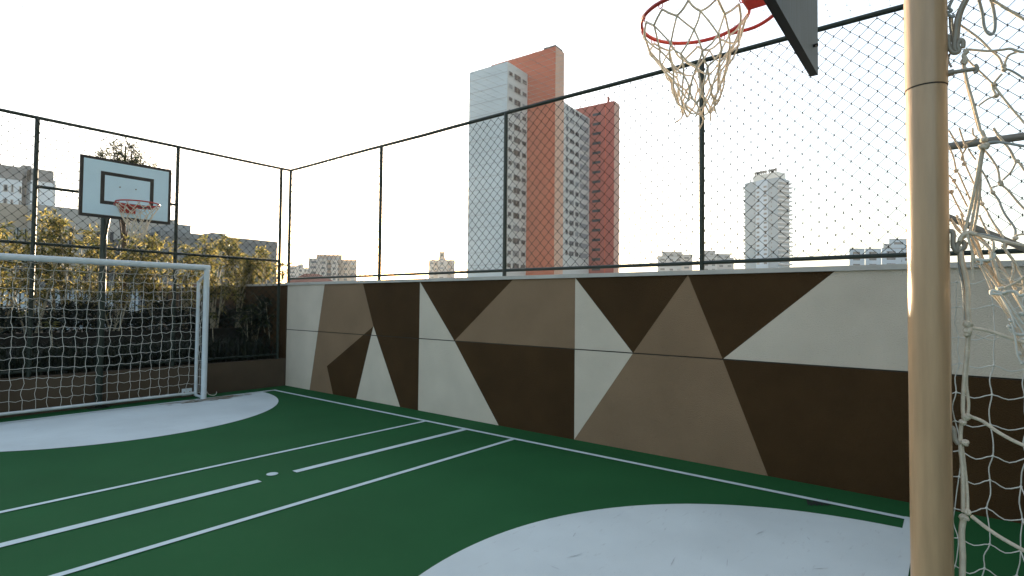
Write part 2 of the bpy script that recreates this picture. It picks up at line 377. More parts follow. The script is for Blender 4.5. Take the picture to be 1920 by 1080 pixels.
# sleeve joint on the near post: upper tube slips over the lower one
jp = on(1740, 165, 0, NX0); b = MB()
b.tube([(NX0, NYg, jp.z), (NX0, NYg, NZ - .03)], NR + .0012, M_CREAM, 40); b.tube([(NX0, NYg, jp.z - .0025), (NX0, NYg, jp.z)], NR + .0006, M_GROOVE, 40); b.build('post_sleeve', ng)
def np_(px, py, dx=0.): p = on(px, py, 0, NX0 + dx); return p
PX = .00102                                  # metres per photo pixel at the near net
def rope(b, pts, wpx, m, dx=0., sub=4, n=7):
    wpx *= 1.12
    q = smoothline([np_(x, y, dx + (d[0] if d else 0)) for x, y, *d in pts], sub); b.tube(q, wpx * PX * .5, m, n)
def knot(b, px, py, rpx, m, dx=0.):
    c = np_(px, py, dx); r = rpx * PX * .82; rr = random.Random(int(px * 7 + py))
    for k in range(3):
        a0 = rr.uniform(0, 6); ax = Vector((rr.uniform(-1, 1), rr.uniform(-1, 1), rr.uniform(-1, 1))).normalized(); u = ax.orthogonal().normalized(); v = ax.cross(u)
        b.tube([c + (u * math.cos(a0 + t * .9) + v * math.sin(a0 + t * .9)) * r * .55 + ax * (k - 1) * r * .25 for t in range(7)], r * .42, m, 6, closed=True)
c1 = lambda pts: [(1770 + x * .1574, y * .1574) for x, y in pts]
c2 = lambda pts: [(1770 + x * .1574, 240 + y * .1574) for x, y in pts]
c3 = lambda pts: [(1770 + x * .1574, 400 + y * .1574) for x, y in pts]
c5 = lambda pts: [(1680 + x * .25, 540 + y * .25) for x, y in pts]
c6 = lambda pts: [(1680 + x * .25, 810 + y * .25) for x, y in pts]
# hooks on the back of the near post
b = MB()
rope(b, c1([(10, 430), (50, 440), (62, 560), (110, 630), (180, 612), (165, 540), (195, 475), (228, 500), (225, 570)]), 7, M_HOOK); b.build('net_hook', ng)
b = MB(); rope(b, c1([(0, 880), (60, 868), (380, 820)]), 7, M_HOOK); rope(b, c1([(370, 770), (392, 800), (388, 850), (350, 870)]), 5.5, M_HOOK); rope(b, c1([(10, 885), (60, 872), (120, 855)]), 11, M_HOOK); b.build('net_hook', ng)
b = MB(); rope(b, c3([(60, 215), (105, 225), (108, 380), (150, 452), (200, 440), (248, 400), (240, 350), (200, 335), (165, 370), (160, 430)]), 8, M_HOOK); b.build('net_hook', ng)
b = MB(); rope(b, c6([(400, -40), (430, -20), (440, 50), (470, 90)]), 8, M_HOOK); b.build('net_hook', ng)
b = MB()
rope(b, c1([(275, -40), (195, 120), (155, 250), (140, 400), (125, 560), (160, 610)]), 8, M_HOOK, .002); rope(b, c1([(300, -40), (215, 130), (180, 270), (165, 430), (150, 590)]), 6, M_HOOK, .008)
rope(b, c1([(405, -30), (455, 150), (475, 300), (510, 385), (560, 412), (598, 375), (608, 250), (582, 80), (545, -30)]), 4.8, M_ROPEG, .03)
rope(b, c1([(110, -20), (60, 90), (90, 130), (40, 160), (90, 200), (130, 190)]), 5, M_ROPEG, .004); rope(b, c1([(70, 180), (75, 330), (100, 480), (120, 600)]), 3.5, M_ROPEG, .012)
rope(b, c1([(95, 200), (105, 340), (130, 560)]), 3, M_ROPEG, .016); rope(b, c1([(70, 640), (50, 720), (90, 800)]), 3.5, M_ROPEG, .01)
# main border rope down the post
rope(b, c1([(240, 760), (262, 900), (300, 1060), (350, 1230), (400, 1420), (435, 1560)]), 4.2, M_ROPE, 0); rope(b, c1([(225, 740), (250, 920), (290, 1090), (335, 1250), (385, 1440), (420, 1560)]), 3.6, M_ROPE, .006)
rope(b, c1([(250, 600), (270, 620), (235, 660), (260, 720), (230, 760)]), 7, M_ROPE, -.003)
rope(b, [(1839, 245), (1845, 262), (1839, 290), (1832, 330), (1822, 380), (1809, 432), (1806, 442)], 5, M_ROPE, 0)
rope(b, [(1842, 245), (1848, 265), (1842, 292), (1835, 340), (1828, 385), (1818, 440)], 4.4, M_ROPE, .005); rope(b, [(1837, 300), (1838, 350), (1832, 400), (1824, 440)], 4, M_ROPE, .01)
for q in ((1845, 262, 8), (1848, 274, 9), (1840, 275, 7)): knot(b, *q, M_ROPE, -.004)
knot(b, *c1([(270, 605)])[0], 6, M_ROPE, -.002); knot(b, *c1([(235, 730)])[0], 7, M_ROPE, -.002)
rope(b, [(1799, 452), (1806, 440), (1818, 436), (1830, 440)], 7, M_ROPE, -.006); rope(b, [(1801, 450), (1812, 443), (1830, 441), (1858, 447), (1890, 454), (1925, 461)], 4.8, M_ROPE, -.004); rope(b, [(1802, 446), (1816, 438), (1832, 438), (1862, 443), (1925, 464)], 3, M_ROPEG, -.001)
# rope below the ring hook
rope(b, [(1801, 462), (1804, 490), (1811, 520), (1814, 545), (1814, 575), (1816, 606)], 7.5, M_ROPE, 0); rope(b, [(1797, 466), (1799, 500), (1806, 540), (1810, 600)], 4, M_ROPEG, .006)
rope(b, [(1816, 606), (1814, 640), (1812, 665), (1809, 700), (1806, 740), (1806, 775), (1812, 785)], 6, M_ROPE, 0); rope(b, [(1818, 610), (1816, 650), (1813, 690), (1812, 720), (1816, 755), (1815, 775)], 4.5, M_ROPE, .004)
for q in ((1815, 608, 10), (1816, 620, 10), (1814, 627, 8)): knot(b, *q, M_ROPE, -.003)
for q in ((1811, 783, 9), (1805, 792, 8), (1815, 780, 7)): knot(b, *q, M_ROPE, -.003)
rope(b, [(1803, 790), (1801, 810), (1801, 840), (1805, 890), (1806, 960)], 6, M_ROPE, 0); rope(b, [(1803, 830), (1808, 870), (1813, 920), (1814, 956)], 5, M_ROPE, .004)
knot(b, 1809, 830, 9, M_ROPE, -.003)
for q in ((1806, 970, 9), (1815, 960, 8), (1810, 972, 8)): knot(b, *q, M_ROPE, -.003)
rope(b, [(1806, 975), (1803, 1000), (1805, 1040), (1804, 1090)], 9, M_ROPE, 0)
b.build('border_rope', ng)
b = MB()
# cords of the near side panel, seen along its plane
rope(b, c1([(560, -10), (640, 40), (780, 125), (960, 235)]), 4.5, M_ROPE, .02)
rope(b, c1([(190, 295), (300, 370), (430, 468), (550, 590), (650, 680), (695, 770)]), 3.6, M_ROPE, .03)
rope(b, c1([(290, 588), (400, 598), (530, 608), (700, 592), (790, 580), (880, 610), (960, 622)]), 4, M_ROPE, .015)
rope(b, c1([(725, 770), (740, 710), (775, 655), (870, 622)]), 3.4, M_ROPE, .03); rope(b, c1([(760, 825), (850, 870), (960, 945)]), 3.6, M_ROPEG, .03)
rope(b, c1([(690, 880), (600, 985), (580, 1040), (610, 1110), (640, 1140)]), 3.8, M_ROPE, .03); rope(b, c1([(270, 700), (350, 780), (480, 900), (580, 1000)]), 3, M_ROPE, .02)
rope(b, c1([(580, 1000), (700, 1160), (830, 1320), (960, 1470)]), 3.6, M_ROPE, .03)
rope(b, c1([(600, 1150), (520, 1180), (410, 1260)]), 3, M_ROPE, .03)
for q in c1([(710, 790), (720, 830), (590, 1010), (620, 1140)]): knot(b, *q, 6, M_ROPE, .03)
rope(b, c2([(590, 0), (640, 80), (720, 180), (790, 270), (840, 370), (870, 395)]), 4, M_ROPE, .03); rope(b, c2([(880, 395), (920, 450), (960, 510)]), 3.6, M_ROPE, .03)
rope(b, c2([(860, 400), (800, 520), (700, 620)]), 3, M_ROPE, .03); rope(b, c2([(490, 270), (570, 370), (640, 490), (665, 640)]), 3.4, M_ROPE, .03); rope(b, c2([(690, 680), (770, 750), (860, 860), (960, 970)]), 3.6, M_ROPE, .03)
rope(b, c2([(440, 490), (500, 590), (550, 700), (580, 770)]), 3, M_ROPEG, .04); rope(b, c2([(590, 780), (650, 860), (690, 960), (740, 1050), (840, 1190), (850, 1290)]), 3.8, M_ROPEG, .04)
rope(b, c2([(640, 690), (590, 700), (555, 715)]), 2.6, M_ROPE, .035)
for q in c2([(870, 395), (672, 650), (680, 670), (582, 770), (452, 905), (255, 220), (240, 430), (145, 510), (120, 625), (88, 760)]): knot(b, *q, 5.5, M_ROPE, .03)
for P in ([(180, 0), (240, 180), (255, 220)], [(60, 30), (130, 150), (215, 300), (240, 420)], [(265, 240), (215, 330), (210, 390)], [(255, 440), (340, 630), (400, 760)], [(290, 250), (340, 330), (380, 380)], [(55, 210), (110, 340), (145, 500)],
          [(170, 530), (240, 690), (310, 850), (350, 980)], [(120, 640), (190, 760), (280, 940)], [(90, 780), (170, 940), (240, 1060)], [(60, 560), (110, 620)], [(470, 930), (530, 1020), (590, 1140), (660, 1260)], [(455, 900), (430, 800), (420, 640)], [(260, 180), (340, 150), (400, 110)], [(340, 0), (350, 80), (390, 110)]):
    rope(b, c2(P), 2.8, M_ROPE, .035)
rope(b, [(1852, 268), (1868, 266), (1890, 269), (1925, 275)], 4.4, M_ROPEG, -.002)
rope(b, c3([(420, 20), (470, 130), (540, 260), (580, 330)]), 3.2, M_ROPE, .02); rope(b, c3([(520, 0), (600, 130), (680, 240), (715, 330)]), 3.2, M_ROPE, .02); rope(b, c3([(850, 290), (870, 260), (960, 250)]), 3, M_ROPE, .03)
for q in c3([(850, 300), (560, 470), (720, 390)]): knot(b, *q, 6, M_ROPE, .01)
for P in ([(80, 60), (130, 130), (200, 210)], [(150, 20), (190, 120), (240, 210)], [(90, 90), (150, 190), (210, 240)], [(200, 0), (230, 100), (240, 200)]): rope(b, c3(P), 3, M_ROPE, .015)
# gathered bunch hanging from the ring hook down to the right
rn = random.Random(4)
bunch = [[(290, 250), (300, 330), (345, 440), (370, 570), (440, 640), (560, 900)], [(310, 270), (370, 360), (420, 520), (470, 620), (620, 840), (660, 940)], [(330, 270), (400, 350), (460, 520), (530, 640), (600, 760), (700, 900)],
         [(360, 270), (440, 330), (560, 450), (590, 560), (640, 740), (720, 880)], [(400, 270), (470, 340), (600, 500), (700, 660), (780, 780), (850, 910)], [(580, 330), (590, 440), (570, 470), (600, 620), (660, 800), (740, 870)],
         [(710, 350), (730, 430), (830, 570), (900, 690), (945, 800), (950, 920)], [(270, 260), (330, 440), (335, 600), (345, 790)], [(830, 580), (820, 700), (795, 800)], [(960, 760), (850, 830), (720, 880)], [(620, 640), (720, 720), (830, 830), (960, 870)], [(420, 280), (540, 420), (560, 540)], [(310, 300), (390, 470), (500, 600), (560, 720), (650, 900)]]
for i, P in enumerate(bunch):
    for k in range(2): rope(b, [(x + rn.uniform(-1.5, 1.5), y + rn.uniform(-1.5, 1.5)) for x, y in c3(P)], rn.uniform(2.6, 3.8), M_ROPE, rn.uniform(-.02, .05))
for P in ([(350, 590), (380, 550), (430, 560), (450, 600), (380, 610)], [(430, 550), (510, 560), (590, 530), (600, 470)], [(560, 970), (570, 920), (640, 930), (700, 950), (760, 930), (840, 930), (900, 980), (960, 960)], [(640, 900), (720, 880), (760, 900)], [(560, 960), (640, 960), (690, 970)]):
    rope(b, c3(P), 4.5, M_NET, -.01)
for q in c3([(390, 580), (440, 560), (560, 940), (650, 890), (930, 940), (520, 570), (360, 560)]): knot(b, *q, 6, M_ROPE, .0)
for P in ([(710, 40), (760, 90), (830, 190), (860, 250)], [(780, 40), (840, 160), (930, 300), (960, 350)], [(790, 60), (860, 180), (900, 300)], [(880, 30), (930, 120), (960, 180)], [(850, 240), (900, 330), (930, 470), (950, 560)], [(900, 340), (940, 440), (960, 520)], [(820, 60), (900, 200), (960, 270)], [(750, 50), (790, 110), (830, 190)], [(870, 260), (890, 380), (915, 490), (940, 570)]):
    for k in range(2): rope(b, [(x + rn.uniform(-1.5, 1.5), y + rn.uniform(-1.5, 1.5)) for x, y in c5(P)], 3, M_NET if k else M_ROPE, rn.uniform(-.01, .04))
for q in c5([(860, 240), (850, 290), (875, 320), (940, 195), (920, 490), (945, 560), (720, 35), (815, 35), (890, 345)]): knot(b, *q, 5.5, M_NET, .0)
rope(b, c5([(840, 280), (870, 330), (930, 350), (970, 345)]), 4.5, M_NET, 0)
rope(b, c5([(575, 300), (680, 318), (800, 355), (980, 415)]), 5.5, M_ROPE, 0); rope(b, c5([(590, 345), (660, 375), (720, 392), (775, 370)]), 1.8, M_NET, .03)
rope(b, c5([(560, 965), (650, 1000), (760, 1078), (880, 1145), (980, 1190)]), 5.5, M_ROPE, 0); rope(b, c6([(565, 630), (680, 720), (800, 800), (980, 900)]), 6, M_ROPE, 0)
b.build('near_side_net', ng)
# the far side panel of the near goal: thin square mesh seen through the frame
b = MB(); rn = random.Random(8); XS = NX1
cols = [-.028, -.165, -.29]; rows = [1.66 - .148 * k for k in range(12)]
P = [[Vector((XS + rn.uniform(-.02, .02), y + .05 * (k / 11) ** 2 * (1 if y < -.1 else .6) + rn.uniform(-.012, .012), z + rn.uniform(-.015, .015) - (.01 if ci == 1 else 0))) for k, z in enumerate(rows)] for ci, y in enumerate([.10] + cols)]
for c_ in P:
    pts = []
    for a, d in zip(c_, c_[1:]): pts += [a, a.lerp(d, .5) + Vector((0, rn.uniform(-.014, .014), 0))]
    b.tube(smoothline(pts + [c_[-1]], 3), .0028, M_NET, 5)
for k in range(12):
    pts = []
    for i in range(3): a, d = P[i][k], P[i + 1][k]; pts += [a, a.lerp(d, .5) + Vector((0, 0, -.014 - rn.uniform(0, .02)))]
    b.tube(smoothline(pts + [P[3][k]], 3), .0028, M_NET, 5)
    for i in range(1, 4): b.blob(P[i][k], .0065, M_NET)
for k in range(1, 12):                      # back panel, only its edge comes into view
    b.tube(smoothline([P[3][k], P[3][k] + Vector((-.3, -.02, -.05)), P[3][k] + Vector((-.9, -.03, -.03)), P[3][k] + Vector((-2.2, -.03, 0))], 3), .0028, M_NET, 5)
b.build('far_side_net', ng)

# ------------------------------------------------------------------ basketball hoops
def hoop(x, y, s, zb, zr, pole_d, label, seed):
    """s=+1: pole on the +Y side of the board."""
    t = thing('basketball_hoop', (x, y + s * pole_d, 0), label, 'basketball hoop')
    py = y + s * pole_d; rn = random.Random(seed)
    b = MB(); b.tube([(x - .02, py, 0), (x - .02, py, zb + .54)], .042, M_DKGREEN, 16); b.tube([(x - .02, py, 0), (x - .02, py, .012)], .13, M_DKGREEN, 16); b.build('pole', t)
    for zz in (zb + .24, zb + .50):
        b = MB(); b.box((x - .05, min(py, y + s * .045), zz - .025), (x + .01, max(py, y + s * .045), zz + .025), M_DKGREEN); b.build('arm', t)
    b = MB(); b.tube([(x - .02, py, zb - .27), (x - .02, py - s * .28, zb + .22)], .018, M_DKGREEN, 10); b.build('strut', t)
    for sx in (-1, 1):
        b = MB(); b.tube([(x + sx * .36, y + s * .045, zb + .40), (x + sx * .02 - .02, py, zb + .43)], .012, M_DKGREEN, 8); b.build('stay', t)
    # board: x +-.51, .765 high; border and target rectangle painted on
    bw, bh, th = .515, .765, .036
    xs = [-bw, -bw + .036, -.30, -.255, .255, .30, bw - .036, bw]; zs = [0, .036, .175, .22, .55, .595, bh - .036, bh]
    b = MB(); yf = y - s * 0
    for i in range(7):
        for j in range(7):
            edge = i in (0, 6) or j in (0, 6); inn = (1 < i < 5 and 1 < j < 5) and not (i == 3 and j == 3)
            m_ = M_BLACK if edge or inn else M_BOARD
            q = [(x + xs[i], yf, zb + zs[j]), (x + xs[i + 1], yf, zb + zs[j]), (x + xs[i + 1], yf, zb + zs[j + 1]), (x + xs[i], yf, zb + zs[j + 1])]
            b.face(q if s > 0 else q[::-1], m_)
    yk = y + s * th
    b.face([(x - bw, yk, zb), (x - bw, yk, zb + bh), (x + bw, yk, zb + bh), (x + bw, yk, zb)], M_BACK)
    for a, c in (((-bw, 0), (bw, 0)), ((bw, 0), (bw, bh)), ((bw, bh), (-bw, bh)), ((-bw, bh), (-bw, 0))):
        b.face([(x + a[0], yf, zb + a[1]), (x + c[0], yf, zb + c[1]), (x + c[0], yk, zb + c[1]), (x + a[0], yk, zb + a[1])], M_BLACK)
    for bx in (-.09, .09): b.tube([(x + bx, yf - s * .001, zb + .42), (x + bx, yf - s * .007, zb + .42)], .009, M_BAR, 6)
    for bx in (-.42, .40):
        for bz in (.10, .66): b.tube([(x + bx, yk, zb + bz), (x + bx, yk + s * .02, zb + bz)], .008, M_BLACK, 6); b.tube([(x + bx - .012, yk + s * .012, zb + bz - .012), (x + bx + .014, yk + s * .014, zb + bz + .012)], .004, M_BAR, 5)
    bd = b.build('backboard', t)
    # rim with mounting plate and two bent support rods
    R0 = .234; cy = y - s * (.15 + R0); b = MB()
    b.tube([(x + R0 * math.cos(a), cy + R0 * math.sin(a), zr) for a in [2 * math.pi * k / 48 for k in range(48)]], .0088, M_RED, 10, closed=True)
    b.box((x - .09, min(y - s * .002, y - s * .014), zr - .09), (x + .09, max(y - s * .002, y - s * .014), zr + .03), M_RED)
    b.box((x - .05, min(y - s * .014, y - s * .16), zr - .012), (x + .05, max(y - s * .014, y - s * .16), zr - .004), M_RED)
    for sx in (-1, 1):
        b.tube(smoothline([(x + sx * .215, cy + s * .10, zr - .012), (x + sx * .20, cy + s * .21, zr - .022), (x + sx * .155, cy + s * .30, zr - .016), (x + sx * .075, cy + s * .36, zr - .012), (x + sx * .06, y - s * .015, zr - .012)], 4), .0085, M_RED, 8)
    rim = b.build('rim', t)
    for k in range(12):
        b = MB(); a = 2 * math.pi * (k + .5) / 12; c = Vector((x + R0 * math.cos(a), cy + R0 * math.sin(a), zr - .016)); tt = Vector((-math.sin(a), math.cos(a), 0))
        b.tube([c + tt * .011 * math.cos(q) + Vector((0, 0, .011 * math.sin(q))) for q in [i * math.pi / 4 for i in range(8)]], .0025, M_RED, 5, closed=True); b.build('net_ring', rim)
    # net: diamonds narrowing to loose tails
    b = MB(); rows = [(.225, -.028), (.205, -.075), (.178, -.145), (.145, -.215), (.115, -.285), (.093, -.350), (.078, -.405)]
    N = []
    for j, (r, dz) in enumerate(rows):
        r_ = []
        for k in range(12):
            a = 2 * math.pi * (k + .5 + (.5 if j % 2 else 0)) / 12 + rn.uniform(-.09, .09) * (j > 0); q = r * (1 + rn.uniform(-.10, .10) * (j > 0))
            r_.append(Vector((x + q * math.cos(a) + .012 * j / 6, cy + q * math.sin(a) + s * .02 * j / 6, zr + dz + rn.uniform(-.018, .018) * (j > 0))))
        N.append(r_)
    for j in range(6):
        for k in range(12):
            for kk in ((k, k - 1) if j % 2 == 0 else (k, (k + 1) % 12)):
                a, c = N[j][k], N[j + 1][kk]; mdl = a.lerp(c, .5) + Vector((rn.uniform(-.007, .007), rn.uniform(-.007, .007), -.006))
                b.tube(smoothline([a, mdl, c], 3), .0041 if j else .0052, M_ROPE, 6)
    for j in range(1, 7):
        for k in range(12): b.blob(N[j][k], .0068, M_ROPE)
    for k in range(12):
        a = N[6][k]
        if k % 3 != 1: b.tube(smoothline([a, a + Vector((rn.uniform(-.015, .015), rn.uniform(-.015, .015), -.025)), a + Vector((rn.uniform(-.03, .03), rn.uniform(-.03, .03), -.05 - rn.uniform(0, .02)))], 3), .0036, M_ROPE, 6)
        else: b.tube(smoothline([a, N[6][(k + 3) % 12].lerp(a, .5) + Vector((0, 0, -.04)), N[6][(k + 3) % 12]], 4), .0036, M_ROPE, 6)
    b.build('net', t)
    return t
hoop(2.51, 8.47, 1, 2.555, 2.735, .855, 'far basketball hoop with white black-bordered backboard, seen from the front above the goal', 31)
hoop(2.465, .525, -1, 2.622, 2.815, 1.05, 'near basketball hoop seen from below at the top, with red rim and cream rope net', 17)

# ------------------------------------------------------------------ planter behind the far goal
PT = .485
pw = thing('planter', (2.5, 10.1, 0), 'low taupe planter wall with a raised bed behind it, behind the far goal', 'planter')
b = MB(); b.box((-4, YB, -.3), (W - .002, YB + .14, PT), M_PLANT); b.build('front_wall', pw)
b = MB(); b.box((-4, 10.75, -.3), (W - .002, 10.87, .99), M_SOIL); b.build('rear_wall', pw)
b = MB(); b.box((-4, YB + .14, -.3), (W - .002, 10.75, PT - .06), M_SOIL); b.box((-4, 10.87, -.3), (W - .002, 13.2, .93), M_SOIL); b.build('soil', pw)
b = MB(); b.box((W, YB + .02, -.3), (W + .17, 15.2, 1.80), M_BROWN); b.box((W - .02, YB + .022, 1.80), (W + .19, 15.2, 1.84), M_COPE)
tag(b.build('boundary_wall'), 'dark brown boundary wall beside the planted bed past the corner of the mural', 'wall')
# dark railing at the back of the bed
rl = thing('metal_railing', (2.5, 12.3, .93), 'dark metal railing of thin upright bars behind the shrubs', 'railing')
M_RAIL = mat('dark_railing_paint', (.02, .02, .022), .5)
b = MB(); b.box((-3, 12.28, 2.0), (W - .01, 12.32, 2.04), M_RAIL); b.build('top_rail', rl)
b = MB(); b.box((-3, 12.28, 1.05), (W - .01, 12.32, 1.08), M_RAIL); b.build('bottom_rail', rl)
for k in range(56):
    x = -1.0 + k * .112; b = MB(); b.box((x - .009, 12.29, 1.08), (x + .009, 12.31, 2.0), M_RAIL); b.build('bar', rl)
g0 = on(-6, 585, 1, 12.9); g1 = on(36, 614, 1, 12.9)
gp = thing('glass_panel', (g0.x, 12.9, .9), 'teal tinted glass panel low behind the planting at the far left', 'glass panel')
M_TEAL = mat('teal_glass', (.10, .24, .27), .15, .2, 3, spec=.8)
b = MB(); b.box((g0.x - .8, 12.9, 1.0), (g1.x, 12.92, g0.z), M_TEAL); b.build('pane', gp)
b = MB(); b.box((g0.x - .8, 12.89, g0.z), (g1.x, 12.93, g0.z + .025), M_BOARD); b.box((g0.x - .8, 12.85, .9), (g1.x, 12.97, 1.0), M_COPE); b.build('frame', gp)

def leafmat(n, c, c2, tr): return mat(n, c, .45, .1, 7, c2=c2, trans=tr)
LF = [leafmat('leaf_olive', (.09, .10, .025), (.22, .20, .06), .62), leafmat('leaf_yellow', (.26, .20, .05), (.50, .42, .16), .62), leafmat('leaf_green', (.035, .06, .018), (.07, .09, .025), .45)]
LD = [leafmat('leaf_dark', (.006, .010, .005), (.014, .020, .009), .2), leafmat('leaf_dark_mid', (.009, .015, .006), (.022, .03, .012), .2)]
M_CANE = mat('pale_cane', (.36, .31, .22), .7, .2, 30); M_BARK = mat('brown_bark', (.10, .062, .042), .85, .25, 12, .5, 40)
def leaf(b, p, d, L, wd, m, rn, droop=.35):
    d = d.normalized(); s_ = d.cross(Vector((0, 0, 1)))
    if s_.length < .05: s_ = Vector((1, 0, 0))
    s_.normalize(); ax = (s_ * math.cos(q := rn.uniform(-1.2, 1.2)) + d.cross(s_) * math.sin(q)) * wd * .5
    mid_ = p + d * L * .5; tip = p + d * L + Vector((0, 0, -droop * L * rn.uniform(.2, 1)))
    b.face([p, mid_ + ax, tip, mid_ - ax], m)
def rdir(rn, up=0.):
    while True:
        v = Vector((rn.uniform(-1, 1), rn.uniform(-1, 1), rn.uniform(-1, 1)))
        if .05 < v.length < 1: break
    v.normalize(); v.z += up; return v.normalized()
def shrub(px, pytop, Y, wd, label, group, seed, zb=.93, ncane=6, twigs=70, leaves=16, L=.10, lw_=.022, mats=LF, wts=(4, 4, 2), crown=.55, name='shrub', trunk=None, base=None):
    rn = random.Random(seed); top = on(px, pytop, 1, Y); c = Vector((top.x, Y, zb)) if base is None else base
    t = thing(name, c, label, 'tree' if name == 'tree' else 'shrub', group)
    H_ = top.z - zb; st = MB(); fo = MB(); tips = []
    if trunk: st.tube(smoothline([c, c + Vector((.05, 0, H_ * .3)), Vector((top.x, Y, zb + H_ * .62)), Vector((top.x, Y, zb + H_ * .97))], 4), [trunk * (1 - .8 * k / 12) for k in range(13)], M_BARK, 9)
    for k in range(ncane):
        a = rn.uniform(0, 6.28); r = wd * .5 * math.sqrt(rn.random()); h = H_ * (1 - .35 * rn.random() * (r / (wd * .5)))
        e = Vector((top.x + r * math.cos(a), Y + r * math.sin(a) * .8, zb + h * .96)); s0 = c + Vector((rn.uniform(-.1, .1), rn.uniform(-.1, .1), 0)) if not trunk else Vector((top.x, Y, zb + H_ * rn.uniform(.35, .8)))
        m1 = s0.lerp(e, .5) + Vector((rn.uniform(-.07, .07), rn.uniform(-.07, .07), .05))
        line = smoothline([s0, m1, e], 6); st.tube(line, [.014 - .009 * q / (len(line) - 1) for q in range(len(line))], M_CANE if not trunk else M_BARK, 5); tips.append(line)
    for k in range(twigs):
        ln = tips[rn.randrange(len(tips))]; f = 1 - crown * rn.random() ** 1.3
        p = ln[min(len(ln) - 1, int(f * len(ln)))].copy(); d = rdir(rn, .5); l = rn.uniform(.08, .26) * (wd ** .5)
        q = p + d * l; st.tube([p, q], [.004, .0015], M_CANE if not trunk else M_BARK, 3, False)
        for j in range(leaves):
            g_ = rn.random() ** .6; pp = p.lerp(q, g_); dd = (d * .7 + rdir(rn, .1)).normalized()
            leaf(fo, pp, dd, L * rn.uniform(.6, 1.25), lw_ * rn.uniform(.7, 1.3), rn.choices(mats, wts)[0], rn)
    st.build('stems' if not trunk else 'trunk', t); fo.build('foliage' if not trunk else 'crown', t); return t
SG = 'leafy shrubs in the bed behind the far goal'
for i, (px, py, Y, wd, lab, tw) in enumerate([
    (8, 428, 11.2, .9, 'yellow leaved shrub cut by the left edge of the picture', 80), (72, 452, 11.0, .8, 'shorter yellow shrub just right of the first fence post', 70),
    (122, 398, 11.3, .75, 'tallest yellow shrub, its tip reaching the lower left corner of the backboard', 80), (172, 438, 11.6, .8, 'olive shrub directly behind the hoop pole', 70),
    (222, 446, 11.0, .8, 'yellow shrub beside the brown tree trunk under the basketball net', 75), (290, 432, 11.3, .9, 'dense golden shrub under the right corner of the backboard', 95),
    (352, 470, 11.2, .8, 'low shrub right behind the crossbar near the second fence post', 60), (405, 434, 10.95, .95, 'broad golden shrub rising just past the right goal post', 110),
    (452, 462, 11.0, .8, 'slim shrub on a leaning cane in front of the grey finned building', 70), (498, 472, 10.95, .85, 'golden shrub on pale canes beside the boundary wall corner', 95)]):
    shrub(px, py, Y, wd, lab, SG, 100 + i, twigs=int(tw * 1.4), leaves=13, ncane=9 if i > 6 else 7, L=.115, crown=.60 if i > 6 else .66)
tp = on(236, 264, 1, 11.9)
shrub(236, 264, 11.9, .8, 'feathery dark tree on a brown trunk whose top shows above the far backboard', None, 300, ncane=14, twigs=260, leaves=12, L=.12, lw_=.016, mats=[LD[1], LF[2], LF[0]], wts=(4, 3, 2), crown=.5, name='tree', trunk=.06)
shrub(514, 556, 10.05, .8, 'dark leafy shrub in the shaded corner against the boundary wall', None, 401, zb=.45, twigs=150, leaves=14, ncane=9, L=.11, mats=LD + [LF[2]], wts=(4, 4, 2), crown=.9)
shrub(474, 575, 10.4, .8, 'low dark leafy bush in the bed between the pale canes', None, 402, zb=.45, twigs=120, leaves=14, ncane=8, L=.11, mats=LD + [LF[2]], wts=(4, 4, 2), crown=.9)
# small rosette plants with pale pointed leaves in the dark lower bed
for i, (px, py, Y, lab) in enumerate([(463, 596, 10.3, 'rosette plant with pale pointed leaves low in the dark bed, left of two'), (484, 580, 10.5, 'taller rosette plant with pale pointed leaves beside the thin canes'), (398, 592, 10.4, 'rosette plant half hidden by the right goal post'), (96, 610, 10.4, 'broad leaved rosette plant seen through the net at left')]):
    rn = random.Random(50 + i); p = on(px, py, 1, Y); t = thing('rosette_plant', (p.x, Y, .45), lab, 'plant', 'rosette plants in the dark bed')
    b = MB(); b.tube(smoothline([(p.x + .06, Y, .43), (p.x + .03, Y, .7), p], 4), .009, M_CANE, 6); b.build('stem', t)
    b = MB()
    for k in range(26):
        a = k * 2.4; d = Vector((math.cos(a), math.sin(a), rn.uniform(-.2, .9))); leaf(b, p + Vector((0, 0, rn.uniform(-.05, .03))), d, rn.uniform(.10, .17), .03, rn.choice([LF[2], LF[0]]), rn, .5)
    b.build('foliage', t)
# dark hedge on the raised bed
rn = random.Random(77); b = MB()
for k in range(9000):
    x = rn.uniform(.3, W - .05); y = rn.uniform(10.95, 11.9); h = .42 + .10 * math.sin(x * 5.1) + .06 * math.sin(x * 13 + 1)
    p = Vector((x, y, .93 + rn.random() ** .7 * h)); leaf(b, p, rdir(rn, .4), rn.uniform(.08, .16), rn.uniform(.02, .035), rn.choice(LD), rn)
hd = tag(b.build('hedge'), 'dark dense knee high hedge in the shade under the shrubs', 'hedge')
b = MB()
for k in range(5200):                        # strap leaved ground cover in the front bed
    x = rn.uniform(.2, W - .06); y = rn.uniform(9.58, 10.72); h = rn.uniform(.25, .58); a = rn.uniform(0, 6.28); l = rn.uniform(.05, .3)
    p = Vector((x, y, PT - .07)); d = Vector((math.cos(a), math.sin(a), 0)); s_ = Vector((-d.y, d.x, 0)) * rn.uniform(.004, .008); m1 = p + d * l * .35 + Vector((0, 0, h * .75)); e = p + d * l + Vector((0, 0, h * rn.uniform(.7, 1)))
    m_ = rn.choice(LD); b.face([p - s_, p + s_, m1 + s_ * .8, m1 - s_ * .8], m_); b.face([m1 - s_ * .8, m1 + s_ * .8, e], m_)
tag(b.build('strap_grass'), 'dark strap leaved ground cover filling the front bed', 'grass', kind='stuff')

